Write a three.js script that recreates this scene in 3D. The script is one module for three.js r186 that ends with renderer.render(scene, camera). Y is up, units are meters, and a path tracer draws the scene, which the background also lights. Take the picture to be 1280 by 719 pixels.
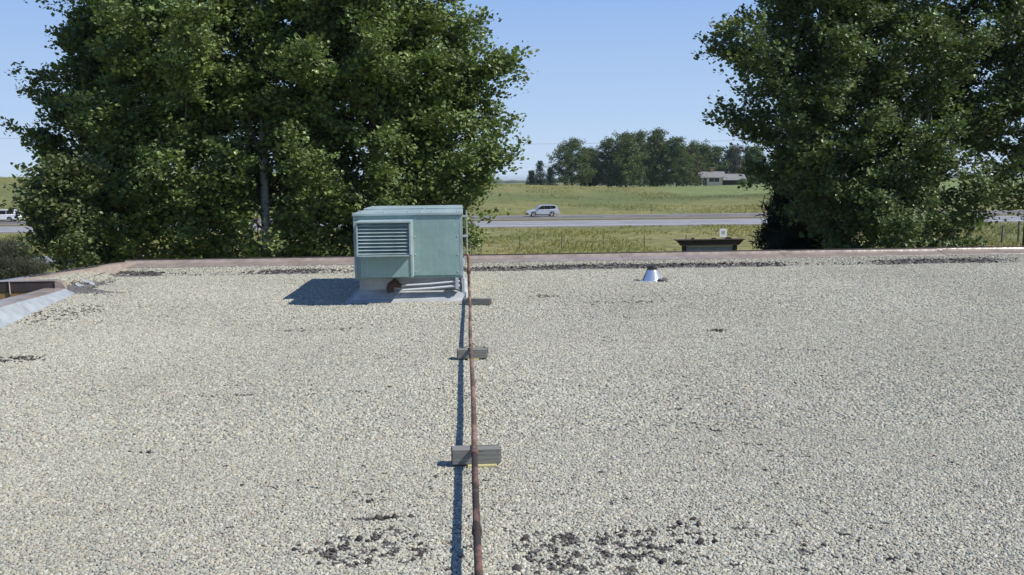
import * as THREE from 'three';
import { mergeGeometries } from 'three/addons/utils/BufferGeometryUtils.js';
import { RoundedBoxGeometry } from 'three/addons/geometries/RoundedBoxGeometry.js';

// ---------------------------------------------------------------- camera, sky, sun, exposure
const scene = new THREE.Scene();
const R = Math.PI / 180;
const camera = new THREE.PerspectiveCamera(35.95, 1024 / 575, 0.1, 9000);
camera.position.set(0, 1.6, 0);
camera.rotation.order = 'YXZ';
camera.rotation.set(-6.92 * R, -3.1 * R, -0.62 * R);

// clear summer sky: pale at the horizon, deep blue at the zenith
const SKY = [[-90, .20, .20, .15], [-4, .30, .31, .26], [-0.5, .52, .64, .79], [0, .56, .69, .845], [4, .43, .59, .825], [11, .285, .455, .785], [25, .14, .27, .60], [50, .07, .155, .43], [90, .05, .12, .36]];
{
  const w = 512, h = 512, data = new Float32Array(w * h * 4);
  for (let j = 0; j < h; j++) {
    const el = ((j + .5) / h - .5) * 180;
    let k = 0; while (k < SKY.length - 2 && el > SKY[k + 1][0]) k++;
    const A = SKY[k], B = SKY[k + 1], t = Math.min(1, Math.max(0, (el - A[0]) / (B[0] - A[0])));
    for (let i = 0; i < w; i++) {
      const o = (j * w + i) * 4;
      for (let c = 0; c < 3; c++) data[o + c] = A[c + 1] + (B[c + 1] - A[c + 1]) * t;
      data[o + 3] = 1;
    }
  }
  const sky = new THREE.DataTexture(data, w, h, THREE.RGBAFormat, THREE.FloatType);
  sky.mapping = THREE.EquirectangularReflectionMapping;
  sky.colorSpace = THREE.LinearSRGBColorSpace;
  sky.magFilter = THREE.LinearFilter; sky.minFilter = THREE.LinearFilter;
  sky.needsUpdate = true;
  scene.background = sky; scene.environment = sky;
}
const sunDir = new THREE.Vector3(0.89, 1, 0.34).normalize();
const sun = new THREE.DirectionalLight(new THREE.Color(1, 0.955, 0.88), 5);
sun.name = 'sun';
sun.position.copy(sunDir).multiplyScalar(90).add(new THREE.Vector3(0, 0, -25));
sun.target.position.set(0, 0, -25);
sun.castShadow = true; sun.shadow.mapSize.set(4096, 4096);
Object.assign(sun.shadow.camera, { left: -45, right: 45, top: 45, bottom: -45, near: 1, far: 260 });
scene.add(sun, sun.target);
const renderer = new THREE.WebGLRenderer({ antialias: true });
renderer.toneMapping = THREE.LinearToneMapping;
renderer.toneMappingExposure = 1.08;
renderer.shadowMap.enabled = true;

// ---------------------------------------------------------------- helpers
function rng(seed) { let s = seed >>> 0; return () => { s = (s + 0x6D2B79F5) >>> 0; let t = s; t = Math.imul(t ^ (t >>> 15), t | 1); t ^= t + Math.imul(t ^ (t >>> 7), t | 61); return ((t ^ (t >>> 14)) >>> 0) / 4294967296; }; }
const V = (x, y, z) => new THREE.Vector3(x, y, z);
const clamp = (x, a = 0, b = 1) => Math.min(b, Math.max(a, x));
const smooth = (a, b, x) => { const t = clamp((x - a) / (b - a)); return t * t * (3 - 2 * t); };
const lerp = (a, b, t) => a + (b - a) * t;
const hash = (x, y, s = 0) => { let h = Math.imul(x | 0, 374761393) ^ Math.imul(y | 0, 668265263) ^ Math.imul(s | 0, 1274126177); h = Math.imul(h ^ (h >>> 13), 1274126177); return ((h ^ (h >>> 16)) >>> 0) / 4294967296; };
function vnoise(x, y, s = 0, per = 0) {
  const xi = Math.floor(x), yi = Math.floor(y), fx = x - xi, fy = y - yi, u = fx * fx * (3 - 2 * fx), v = fy * fy * (3 - 2 * fy);
  const m = per ? (a) => ((a % per) + per) % per : (a) => a;
  const a = hash(m(xi), m(yi), s), b = hash(m(xi + 1), m(yi), s), c = hash(m(xi), m(yi + 1), s), d = hash(m(xi + 1), m(yi + 1), s);
  return a + (b - a) * u + (c - a) * v + (a - b - c + d) * u * v;
}
function fbm(x, y, s = 0, oct = 4, per = 0) { let a = .5, t = 0, n = 0; for (let o = 0; o < oct; o++) { t += a * vnoise(x, y, s + o, per); n += a; a *= .5; x *= 2; y *= 2; per *= 2; } return t / n; }
const toS = (c) => 255 * (c <= .0031308 ? 12.92 * c : 1.055 * Math.pow(c, 1 / 2.4) - .055);
// a tiling texture computed from f(u, v) -> [r, g, b] linear, or a number for grey data maps
function tex(size, f, srgb = true, repeat = 1) {
  const d = new Uint8Array(size * size * 4);
  for (let j = 0; j < size; j++) for (let i = 0; i < size; i++) {
    const c = f(i / size, j / size), o = (j * size + i) * 4;
    if (typeof c === 'number') { d[o] = d[o + 1] = d[o + 2] = clamp(c) * 255; } else for (let k = 0; k < 3; k++) d[o + k] = srgb ? toS(clamp(c[k])) : clamp(c[k]) * 255;
    d[o + 3] = 255;
  }
  const t = new THREE.DataTexture(d, size, size); t.wrapS = t.wrapT = THREE.RepeatWrapping; t.magFilter = THREE.LinearFilter; t.minFilter = THREE.LinearMipmapLinearFilter; t.generateMipmaps = true;
  if (srgb) t.colorSpace = THREE.SRGBColorSpace; t.repeat.set(repeat, repeat); t.needsUpdate = true; return t;
}
const lin = (r, g, b) => new THREE.Color().setRGB(r, g, b);
const std = (c, o = {}) => new THREE.MeshStandardMaterial({ color: Array.isArray(c) ? lin(...c) : c, roughness: .8, ...o });
// planar uv in metres from the dominant axis of each normal
function uvm(g) {
  if (g.index) g = g.toNonIndexed();
  const p = g.attributes.position, n = g.attributes.normal, uv = new Float32Array(p.count * 2);
  for (let i = 0; i < p.count; i++) {
    const ax = Math.abs(n.getX(i)), ay = Math.abs(n.getY(i)), az = Math.abs(n.getZ(i));
    if (ay >= ax && ay >= az) { uv[2 * i] = p.getX(i); uv[2 * i + 1] = p.getZ(i); } else if (ax > az) { uv[2 * i] = p.getZ(i); uv[2 * i + 1] = p.getY(i); } else { uv[2 * i] = p.getX(i); uv[2 * i + 1] = p.getY(i); }
  }
  g.setAttribute('uv', new THREE.BufferAttribute(uv, 2)); return g;
}
// a box with softened edges between two corners
function bx(x0, x1, y0, y1, z0, z1, r = .006) {
  const w = Math.abs(x1 - x0), h = Math.abs(y1 - y0), d = Math.abs(z1 - z0), rr = Math.min(r, w * .3, h * .3, d * .3);
  const g = new RoundedBoxGeometry(w, h, d, 1, rr); g.translate((x0 + x1) / 2, (y0 + y1) / 2, (z0 + z1) / 2); return uvm(g);
}
function merge(list) { return list.length === 1 ? list[0] : mergeGeometries(list.map((g) => { const q = g.index ? g.toNonIndexed() : g; for (const k of Object.keys(q.attributes)) if (!['position', 'normal', 'uv'].includes(k)) q.deleteAttribute(k); return q; })); }
const taken = {};
function numbered(n) { const k = taken[n] = (taken[n] ?? -1) + 1; return k ? `${n}_${String(k).padStart(3, '0')}` : n; }
function obj(name, geos, mat, parent) {
  const m = new THREE.Mesh(merge(Array.isArray(geos) ? geos : [geos]), mat); m.name = parent ? name : numbered(name);
  m.castShadow = m.receiveShadow = true; (parent || scene).add(m); return m;
}
function tag(o, label, category, group) { o.userData.label = label; o.userData.category = category; if (group) o.userData.group = group; return o; }
function thing(name, label, category, pos = [0, 0, 0], turn = 0, group) { const o = new THREE.Group(); o.name = numbered(name); o.position.set(...pos); o.rotation.y = turn; scene.add(o); return tag(o, label, category, group); }
function struct(name, geos, mat) { const o = obj(name, geos, mat); o.userData.kind = 'structure'; return o; }
// tapered round tube through points
function taper(pts, radii, seg = 6, cap = true) {
  const pos = [], nor = [], uv = [], idx = []; let up = V(0.13, .97, .2), len = 0;
  pts.forEach((p, i) => {
    const t = (i < pts.length - 1 ? pts[i + 1].clone().sub(p) : p.clone().sub(pts[i - 1])).normalize();
    if (i) len += p.distanceTo(pts[i - 1]);
    let a = V(1, 0, 0).addScaledVector(t, -t.x); if (a.lengthSq() < .05) a = V(0, 0, 1).addScaledVector(t, -t.z); a.normalize(); const b = t.clone().cross(a);
    for (let k = 0; k <= seg; k++) { const an = k / seg * Math.PI * 2, c = Math.cos(an), s = Math.sin(an); const n = a.clone().multiplyScalar(c).addScaledVector(b, s); pos.push(p.x + n.x * radii[i], p.y + n.y * radii[i], p.z + n.z * radii[i]); nor.push(n.x, n.y, n.z); uv.push(k / seg * Math.max(.05, radii[0] * 6.3), len); }
  });
  for (let i = 0; i < pts.length - 1; i++) for (let k = 0; k < seg; k++) { const q = i * (seg + 1) + k; idx.push(q, q + 1, q + seg + 1, q + 1, q + seg + 2, q + seg + 1); }
  if (cap) for (const [i, s] of [[0, -1], [pts.length - 1, 1]]) { const t = (i ? pts[i].clone().sub(pts[i - 1]) : pts[1].clone().sub(pts[0])).normalize().multiplyScalar(s); const c0 = pos.length / 3; pos.push(pts[i].x, pts[i].y, pts[i].z); nor.push(t.x, t.y, t.z); uv.push(0, 0); for (let k = 0; k <= seg; k++) { const q = (i * (seg + 1) + k) * 3; pos.push(pos[q], pos[q + 1], pos[q + 2]); nor.push(t.x, t.y, t.z); uv.push(0, 0); } for (let k = 0; k < seg; k++) s > 0 ? idx.push(c0, c0 + 1 + k, c0 + 2 + k) : idx.push(c0, c0 + 2 + k, c0 + 1 + k); }
  const g = new THREE.BufferGeometry(); g.setAttribute('position', new THREE.Float32BufferAttribute(pos, 3)); g.setAttribute('normal', new THREE.Float32BufferAttribute(nor, 3)); g.setAttribute('uv', new THREE.Float32BufferAttribute(uv, 2)); g.setIndex(idx); return g.toNonIndexed();
}
const tube = (a, b, r, seg = 8) => taper([V(...a), V(...b)], [r, r], seg);
// flat polygon prism: outline [[x, z]...] between two heights
function prism(outline, y0, y1) {
  const s = new THREE.Shape(outline.map(([x, z]) => new THREE.Vector2(x, -z)));
  const g = new THREE.ExtrudeGeometry(s, { depth: y1 - y0, bevelEnabled: false }); g.rotateX(-Math.PI / 2); g.translate(0, y0, 0); return uvm(g);
}
// a swept sheet: rows of points, quads between neighbours
function sheet(rows) {
  const pos = [], idx = [], n = rows[0].length;
  rows.forEach((r) => r.forEach((p) => pos.push(...p)));
  for (let i = 0; i < rows.length - 1; i++) for (let k = 0; k < n - 1; k++) { const q = i * n + k; idx.push(q, q + 1, q + n, q + 1, q + n + 1, q + n); }
  const g = new THREE.BufferGeometry(); g.setAttribute('position', new THREE.Float32BufferAttribute(pos, 3)); const uv = [], D = (a, b) => Math.hypot(a[0] - b[0], a[1] - b[1], a[2] - b[2]); let u = 0;
  rows.forEach((r, i) => { if (i) u += D(r[0], rows[i - 1][0]); let v = 0; r.forEach((p, k) => { if (k) v += D(p, r[k - 1]); uv.push(u, v); }); });
  g.setAttribute('uv', new THREE.Float32BufferAttribute(uv, 2)); g.setIndex(idx); g.computeVertexNormals(); return g;
}
function extrudeZ(pts, z0, z1, bevel = 0) { // side profile in x,y extruded along z
  const s = new THREE.Shape(pts.map(([x, y]) => new THREE.Vector2(x, y)));
  const g = new THREE.ExtrudeGeometry(s, { depth: z1 - z0 - 2 * bevel, bevelEnabled: bevel > 0, bevelSize: bevel, bevelThickness: bevel, bevelSegments: 2, bevelOffset: -bevel, curveSegments: 6 }); g.translate(0, 0, z0 + bevel); return uvm(g);
}
const GY = -3.8;                                             // the ground, 3.8 m below the roof

// ---------------------------------------------------------------- shared textures
const grain = tex(256, (u, v) => { const n = .75 + .5 * (fbm(u * 8, v * 8, 3, 5, 8) - .5) + .25 * (hash(u * 256, v * 256, 9) - .5); return [n, n, n]; });
const rough = tex(256, (u, v) => .35 + .5 * fbm(u * 8, v * 8, 21, 5, 8), false);
const bumpy = tex(256, (u, v) => fbm(u * 16, v * 16, 33, 4, 16), false);

// ---------------------------------------------------------------- terrain
const CREST = [[-400, 7], [-200, 5], [-118, 3.6], [-40, 1.8], [0, .6], [15, .12], [26, -.25], [38, -.9], [55, -.8], [75, -.35], [110, .1], [200, 1], [400, 2]];
function crest(x) { let k = 0; while (k < CREST.length - 2 && x > CREST[k + 1][0]) k++; const [a, p] = CREST[k], [b, q] = CREST[k + 1]; return lerp(p, q, smooth(a, b, x)); }
const roadD = (x) => -0.055 * x;                              // the highway runs slightly askew
function groundY(x, d) {
  const e = d - roadD(x);
  let h = GY;
  h += (crest(x * 230 / Math.max(d, 140)) - GY) * Math.pow(smooth(134, 236, e), .9);
  h -= .35 * smooth(135.5, 138, e) * (1 - smooth(139, 145, e));
  if (d > 330) h = lerp(h, -6.5, smooth(330, 620, d));
  if (d > 42 && !(e > 100 && e < 136.5)) h += (fbm(x * .11, d * .11, 5, 3) - .5) * .22 * smooth(42, 60, d) + (fbm(x * .02, d * .02, 8, 2) - .5) * .8 * smooth(150, 190, e);
  return h;
}
{
  const ds = [-400, -150, -60, -20, 0, 10, 18]; for (let d = 24; d < 150; d += 1.5) ds.push(d); for (let d = 150; d < 340; d += 3) ds.push(d); for (const d of [350, 370, 400, 440, 490, 550, 620, 720, 900, 1200, 1700, 2500, 3500, 5000]) ds.push(d);
  const us = []; for (let i = -90; i <= 90; i++) us.push(i / 90);
  const pos = [], uv = [], col = [], idx = [];
  for (const d of ds) for (const u of us) {
    const half = 60 + Math.max(0, d) * 1.15 + (d < 0 ? -d * 2 : 0), x = u * half;
    pos.push(x, groundY(x, d), -d); uv.push(x / 9, d / 9);
    // kinds of growth: rough dry grass, greener sward, the mown lawn on the rise, a weedy strip
    const e = d - roadD(x), n = fbm(x * .06, d * .035, 12, 4), n2 = fbm(x * .4, d * .12, 17, 3);
    let c = [.232, .234, .070];                                             // dry meadow
    const mixTo = (q, t) => { t = clamp(t); c = c.map((v, i) => lerp(v, q[i], t)); };
    mixTo([.160, .190, .050], smooth(.42, .62, n) * .9);                      // greener patches
    mixTo([.30, .275, .11], smooth(.52, .75, n2) * .4);                    // straw
    if (e > 60 && e < 101) mixTo([.32, .29, .11], smooth(.45, .7, fbm(x * .03, d * .2, 40, 3)) * .6);
    if (e > 150) mixTo([.125, .165, .046], .6 * smooth(168, 180, e + 14 * (n2 - .5)) * (1 - smooth(186, 204, e + 10 * (n - .5))));
    const lawn = smooth(44, 52, x + 10 * (n2 - .5) - (e - 200) * .12) * smooth(186, 190, e + 3 * (n2 - .5));
    mixTo([.20, .27, .085], lawn * .85 * (1 - smooth(330, 400, d)));
    mixTo([.085, .115, .034], .8 * smooth(40, 48, x) * smooth(178, 181, e) * (1 - smooth(185, 188, e)));
    const w = .85 + .3 * hash(x * 10, d * 10, 2); col.push(c[0] * w, c[1] * w, c[2] * w);
  }
  const n = us.length;
  for (let i = 0; i < ds.length - 1; i++) for (let k = 0; k < n - 1; k++) { const q = i * n + k; idx.push(q, q + 1, q + n, q + 1, q + n + 1, q + n); }
  const g = new THREE.BufferGeometry(); g.setAttribute('position', new THREE.Float32BufferAttribute(pos, 3)); g.setAttribute('uv', new THREE.Float32BufferAttribute(uv, 2)); g.setAttribute('color', new THREE.Float32BufferAttribute(col, 3)); g.setIndex(idx); g.computeVertexNormals();
  const grassT = tex(512, (u, v) => { const a = fbm(u * 12, v * 12, 51, 5, 12), b = hash(u * 512, v * 512, 7), k = .62 + .75 * (a - .35) + .35 * (b - .5); return [k * 1.03, k, k * .9]; });
  struct('ground', g, new THREE.MeshStandardMaterial({ vertexColors: true, map: grassT, roughness: 1, bumpMap: bumpy, bumpScale: .12 }));
}

scene.fog = new THREE.FogExp2(new THREE.Color().setRGB(.62, .72, .84), .00010);

// ---------------------------------------------------------------- highway, a strip of service road
const asphaltT = (base, s) => tex(512, (u, v) => { const k = .82 + .35 * (fbm(u * 6, v * 6, s, 5, 6) - .5) + .3 * (hash(u * 512, v * 512, s) - .5); return base.map((c) => c * k); });
function strip(d0, d1, y0, y1, x0 = -420, x1 = 420, n = 84) {          // a raised ribbon that follows the highway, with side faces
  const rows = [];
  for (let i = 0; i <= n; i++) { const x = lerp(x0, x1, i / n), o = roadD(x); rows.push([[x, y0, -(d0 + o) + .25], [x, y1, -(d0 + o)], [x, y1, -(d1 + o)], [x, y0, -(d1 + o) - .25]]); }
  const g = sheet(rows.map((r) => r.slice().reverse())); const p = g.attributes.position, uv = []; for (let i = 0; i < p.count; i++) uv.push(p.getX(i) / 6, p.getZ(i) / 6); g.setAttribute('uv', new THREE.Float32BufferAttribute(uv, 2)); return g;
}
const asphaltLight = new THREE.MeshStandardMaterial({ map: asphaltT([.30, .295, .30], 61), roughness: .75 });
const asphaltDark = new THREE.MeshStandardMaterial({ map: asphaltT([.175, .16, .14], 71), roughness: .85 });
const gravelShoulder = new THREE.MeshStandardMaterial({ map: asphaltT([.20, .175, .13], 81), roughness: 1 });
struct('road_shoulder', strip(100.6, 135.6, GY - .2, GY + .03), gravelShoulder);
struct('road', strip(102.6, 116.4, GY - .2, GY + .06), asphaltLight);
struct('road', strip(120.4, 134.2, GY - .2, GY + .06), asphaltDark);
struct('median', strip(117.2, 119.6, GY - .2, GY + .10), new THREE.MeshStandardMaterial({ map: asphaltT([.135, .125, .05], 91), roughness: 1 }));
const lineWhite = std([.72, .72, .70], { roughness: .6 }), lineYellow = std([.66, .56, .26], { roughness: .6 });
for (const [d, m] of [[104.2, lineWhite], [115.0, lineYellow], [121.6, lineYellow], [132.6, lineWhite]]) struct('road_marking', strip(d, d + .18, GY + .03, GY + .064), m);
{
  const a = [], b = []; for (let x = -200; x < 200; x += 9) { a.push(strip(109.6, 109.75, GY + .03, GY + .064, x, x + 3, 1)); b.push(strip(127.1, 127.25, GY + .03, GY + .064, x + 4, x + 7, 1)); }
  struct('road_marking', a, lineWhite); struct('road_marking', b, lineWhite);
}
{ // the service road passing behind the building
  const g = new THREE.PlaneGeometry(110, 5.5, 60, 2); g.rotateX(-Math.PI / 2); g.translate(-78, 0, -64.5); const p = g.attributes.position, uv = [];
  for (let i = 0; i < p.count; i++) { p.setY(i, groundY(p.getX(i), -p.getZ(i)) + .16); uv.push(p.getX(i) / 6, p.getZ(i) / 6); }
  g.setAttribute('uv', new THREE.Float32BufferAttribute(uv, 2)); g.computeVertexNormals(); struct('service_road', g, asphaltLight);
}

// ---------------------------------------------------------------- the building under the camera
// metal and membrane materials
const tan = new THREE.MeshStandardMaterial({ color: lin(.42, .35, .295), map: grain, roughness: .55, roughnessMap: rough, metalness: .1, bumpMap: bumpy, bumpScale: .004 });
const brown = new THREE.MeshStandardMaterial({ color: lin(.085, .062, .058), map: grain, roughness: .6, metalness: .1 });
const galv = new THREE.MeshStandardMaterial({ color: lin(.52, .57, .60), map: grain, roughness: .55, metalness: .12 });
const tarT = tex(512, (u, v) => { const a = fbm(u * 10, v * 10, 101, 5, 10), b = hash(u * 512, v * 512, 4), c = vnoise(u * 128, v * 128, 6, 128); const k = .095 + .10 * smooth(.5, .8, c) + .05 * (b - .4) + .05 * (a - .5); return [k * 1.02, k * .98, k * .92]; });
const tarB = tex(512, (u, v) => .5 * vnoise(u * 96, v * 96, 106, 96) + .3 * vnoise(u * 190, v * 190, 107, 190) + .2 * fbm(u * 8, v * 8, 108, 3, 8), false);
const tar = new THREE.MeshStandardMaterial({ map: tarT, roughness: .9, bumpMap: tarB, bumpScale: .012 });
const block = new THREE.MeshStandardMaterial({ color: lin(.38, .33, .27), map: grain, roughness: .95, bumpMap: bumpy, bumpScale: .01 });
// inner foot of the roof edge: the back wall at d = 15.6 and the slanting side
const SIDE = [[13.4, -5.78], [12.55, -5.62], [10.09, -5.2], [3, -3.95], [-4, -2.75]];          // [d, x] of the near side's foot
function sideX(d) { for (let k = 0; k < SIDE.length - 1; k++) { const [a, p] = SIDE[k], [b, q] = SIDE[k + 1]; if (d <= a && d >= b) return lerp(p, q, (a - d) / (a - b)); } return d > 13.4 ? lerp(-5.78, -6.02, (d - 13.4) / 2.2) : -2.75; }
const BACK = 15.6, XR = 17;
// the surface of the membrane: flat, with cants at the back and at the far end of the side
const capX = (d) => lerp(-6.70, -6.02, clamp((d - 13.42) / 3.0));   // inner edge of the splayed coping
function roofY(x, d) {
  let h = Math.max(0, Math.min(.1, (d - BACK) * .2));
  if (d > 12.9) h = Math.max(h, clamp((sideX(d) - x) / .3) * .15 * smooth(12.9, 13.5, d));
  return h + (fbm(x * .7, d * .7, 70, 2) - .5) * .012;
}
const building = thing('building', 'single-storey building whose flat gravel roof with tan metal edging fills the view', 'building', [0, 0, 0]);
{
  const outline = [[XR, -16.4], [-6.28, -16.4], [-7.0, -13.5], [-6.15, -13.5], [-5.95, -12.6], [-5.55, -10.09], [-4.3, -3], [-3.1, 4], [XR, 4]];
  obj('wall', prism(outline, GY - .3, -.06), block, building);
  // membrane
  const ds = []; for (let d = -3.6; d <= 16.12; d += .29) ds.push(d); ds.push(16.12);
  const rows = ds.map((d) => { const r = [], x0 = d > 13.42 ? capX(d) - .1 : sideX(d) - .06; for (let i = 0; i <= 70; i++) { const x = lerp(x0, XR - .3, Math.pow(i / 70, 1.25)); r.push([x, roofY(x, d), -d]); } return r; });
  const g = sheet(rows), p = g.attributes.position, uv = []; for (let i = 0; i < p.count; i++) uv.push(p.getX(i) / 1.3, p.getZ(i) / 1.3); g.setAttribute('uv', new THREE.Float32BufferAttribute(uv, 2));
  obj('roof_membrane', g, tar, building);
  // metal coping along the back edge: one pressed length after another, with a lap at each joint
  const prof = [[-16.105, .05], [-16.10, .115], [-16.115, .128], [-16.40, .178], [-16.43, .182], [-16.432, .212], [-16.475, .214], [-16.485, .20], [-16.485, -.16]];
  const L = 3.05; let seed = rng(5);
  for (let x = -6.16; x < XR; x += L) {
    const x1 = Math.min(XR, x + L), j = (seed() - .5) * .008;
    const mk = (a, b, up) => sheet([prof.map(([z, y]) => [a, y + up, z]), prof.map(([z, y]) => [b, y + up, z])]);
    const seg = obj('coping_length', mk(x + .002, x1 - .002, j), tan, building);
    obj('joint_cover', mk(x1 - .055, x1 + .055, j + .005), tan, seg);
    obj('back_lip', bx(x + .003, x1 - .003, .2 + j, .232 + j, -16.476, -16.446, .004), brown, seg);
  }
  // the short splayed parapet at the corner
  const cap = (a, b, w0, w1, y, th, mat, name, par) => { // strip of sheet metal from a to b ([x, d]), w0..w1 = widths toward the roof
    const dx = b[0] - a[0], dz = -(b[1] - a[1]), l = Math.hypot(dx, dz), nx = -dz / l, nz = dx / l;
    const P = (q, w, yy) => [q[0] + nx * w, yy, -q[1] + nz * w];
    const pr = [[w0, y - th], [w0, y], [w1, y + .015], [w1, y - th * .9]];
    return obj(name, sheet([pr.map(([w, yy]) => P(a, w, yy)), pr.map(([w, yy]) => P(b, w, yy))]), mat, par);
  };
  cap([-7.02, 13.42], [-6.28, 16.46], -.03, .34, .185, .2, tan, 'coping_length', building);
  // fascia facing the roof's near side, with its folded end
  obj('fascia_board', bx(-7.05, -6.04, .035, .185, -13.4, -13.36, .008), brown, building);
  obj('fascia_cap', bx(-7.07, -6.02, .186, .2, -13.52, -13.35, .005), tan, building);
  obj('fascia_end', extrudeZ([[-6.035, .2], [-5.93, .17], [-5.84, .02], [-5.86, -.04], [-6.035, .0]], -13.47, -13.34, .004), tan, building);
  obj('corner_infill', prism([[-7.0, -13.4], [-5.99, -13.4], [-6.2, -16.1], [-6.3, -16.42]], -.1, .10), tar, building);
  const woodM = std([.44, .27, .10], { roughness: .8, map: grain });
  for (let k = 0; k < 7; k++) obj('siding_board', bx(-7.0 + k * .145, -6.86 + k * .145, -3.4, .034, -13.5, -13.372, .006), woodM, building);
  // pale metal flashing turned up along the near side, with a tan coping outside it
  const inn = [[13.34, -5.74, .07], [12.55, -5.62, .09], [11.3, -5.41, .15], [10.09, -5.2, .20], [6, -4.5, .24], [3, -3.95, .24], [-4, -2.75, .24]];
  const fl = inn.map(([d, x, h]) => [[x + .02, .012, -d], [x, .02, -d], [x - .10, h * .72, -d], [x - .13, h, -d], [x - .145, h + .006, -d]]);
  obj('edge_flashing', sheet(fl.map((r) => r.slice().reverse())), galv, building);
  const co = inn.map(([d, x, h]) => [[x - .138, h - .01, -d], [x - .148, h + .012, -d], [x - .44, h + .022, -d], [x - .46, h + .012, -d], [x - .465, h - .3, -d]]);
  obj('edge_coping', sheet(co.map((r) => r.slice().reverse())), tan, building);
  // loose aluminium flashing showing where the gravel has slid off the corner cant
  const alu = new THREE.MeshStandardMaterial({ color: lin(.66, .68, .72), roughness: .5, metalness: .4, map: grain });
  const sr = rng(77);
  for (const [x, d, w, h, a] of [[-5.84, 13.42, .10, .09, .5], [-5.93, 13.9, .07, .12, .2], [-5.99, 14.35, .16, .12, 0]]) {
    const s = new THREE.Shape(); for (let k = 0; k < 9; k++) { const an = k / 9 * 6.283, q = .6 + .5 * sr(); s[k ? 'lineTo' : 'moveTo'](Math.cos(an) * w * q, Math.sin(an) * h * q); }
    const g2 = new THREE.ExtrudeGeometry(s, { depth: .012, bevelEnabled: false }); g2.rotateX(-Math.PI / 2); g2.rotateY(a); g2.rotateZ(-.46); g2.translate(x, roofY(x, d) + .006, -d);
    obj('exposed_flashing', uvm(g2), alu, building);
  }
}

// ---------------------------------------------------------------- roof gravel: every stone is real
// bare places: [x, d, rx, rd, strength]
const BARE = [[-.44, 3.72, .3, .2, .62], [.55, 3.62, .40, .22, .72], [.98, 3.82, .32, .15, .58], [-.42, 4.09, .17, .02, 1.1], [2.1, 11.3, .5, .12, .7], [1.09, 12.0, .22, .16, .7], [2.63, 9.06, .12, .10, .9], [-1.66, 9.62, .5, .10, .6], [-5.0, 11.2, .42, .75, .68], [-4.2, 8.3, .3, .16, .85], [-1.77, 6.67, .25, .04, .5], [-1.84, 5.28, .2, .04, .5], [3.15, 7.98, .35, .1, .4], [1.43, 8.68, .08, .2, .45], [-5.2, 13.2, .3, .3, .5], [-5.87, 14.2, .17, .9, 1.0]];
function bare(x, d) {
  let b = 0;
  for (const [cx, cd, rx, rd, s] of BARE) { const q = ((x - cx) / rx) ** 2 + ((d - cd) / rd) ** 2; if (q < 4) b = Math.max(b, s * (1 - smooth(.15, 2.4, q))); }
  // the drift line at the foot of the back cant, where the stones have rolled away in stretches
  const m = 15.72 + (fbm(x * .8, 3, 90, 2) - .5) * .18, on = smooth(.33, .5, fbm(x * .45 + 3, 7, 91, 3));
  b = Math.max(b, (1 - smooth(.08, .30, Math.abs(d - m))) * (.45 + .75 * on));
  const n = fbm(x * 24, d * 24, 95, 2), n2 = fbm(x * .9, d * .9, 96, 3);
  return smooth(.52, .72, n * .62 + b * .42) * (b > .02 ? 1 : 0) + smooth(.86, .90, n * .7 + n2 * .45);
}
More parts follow.
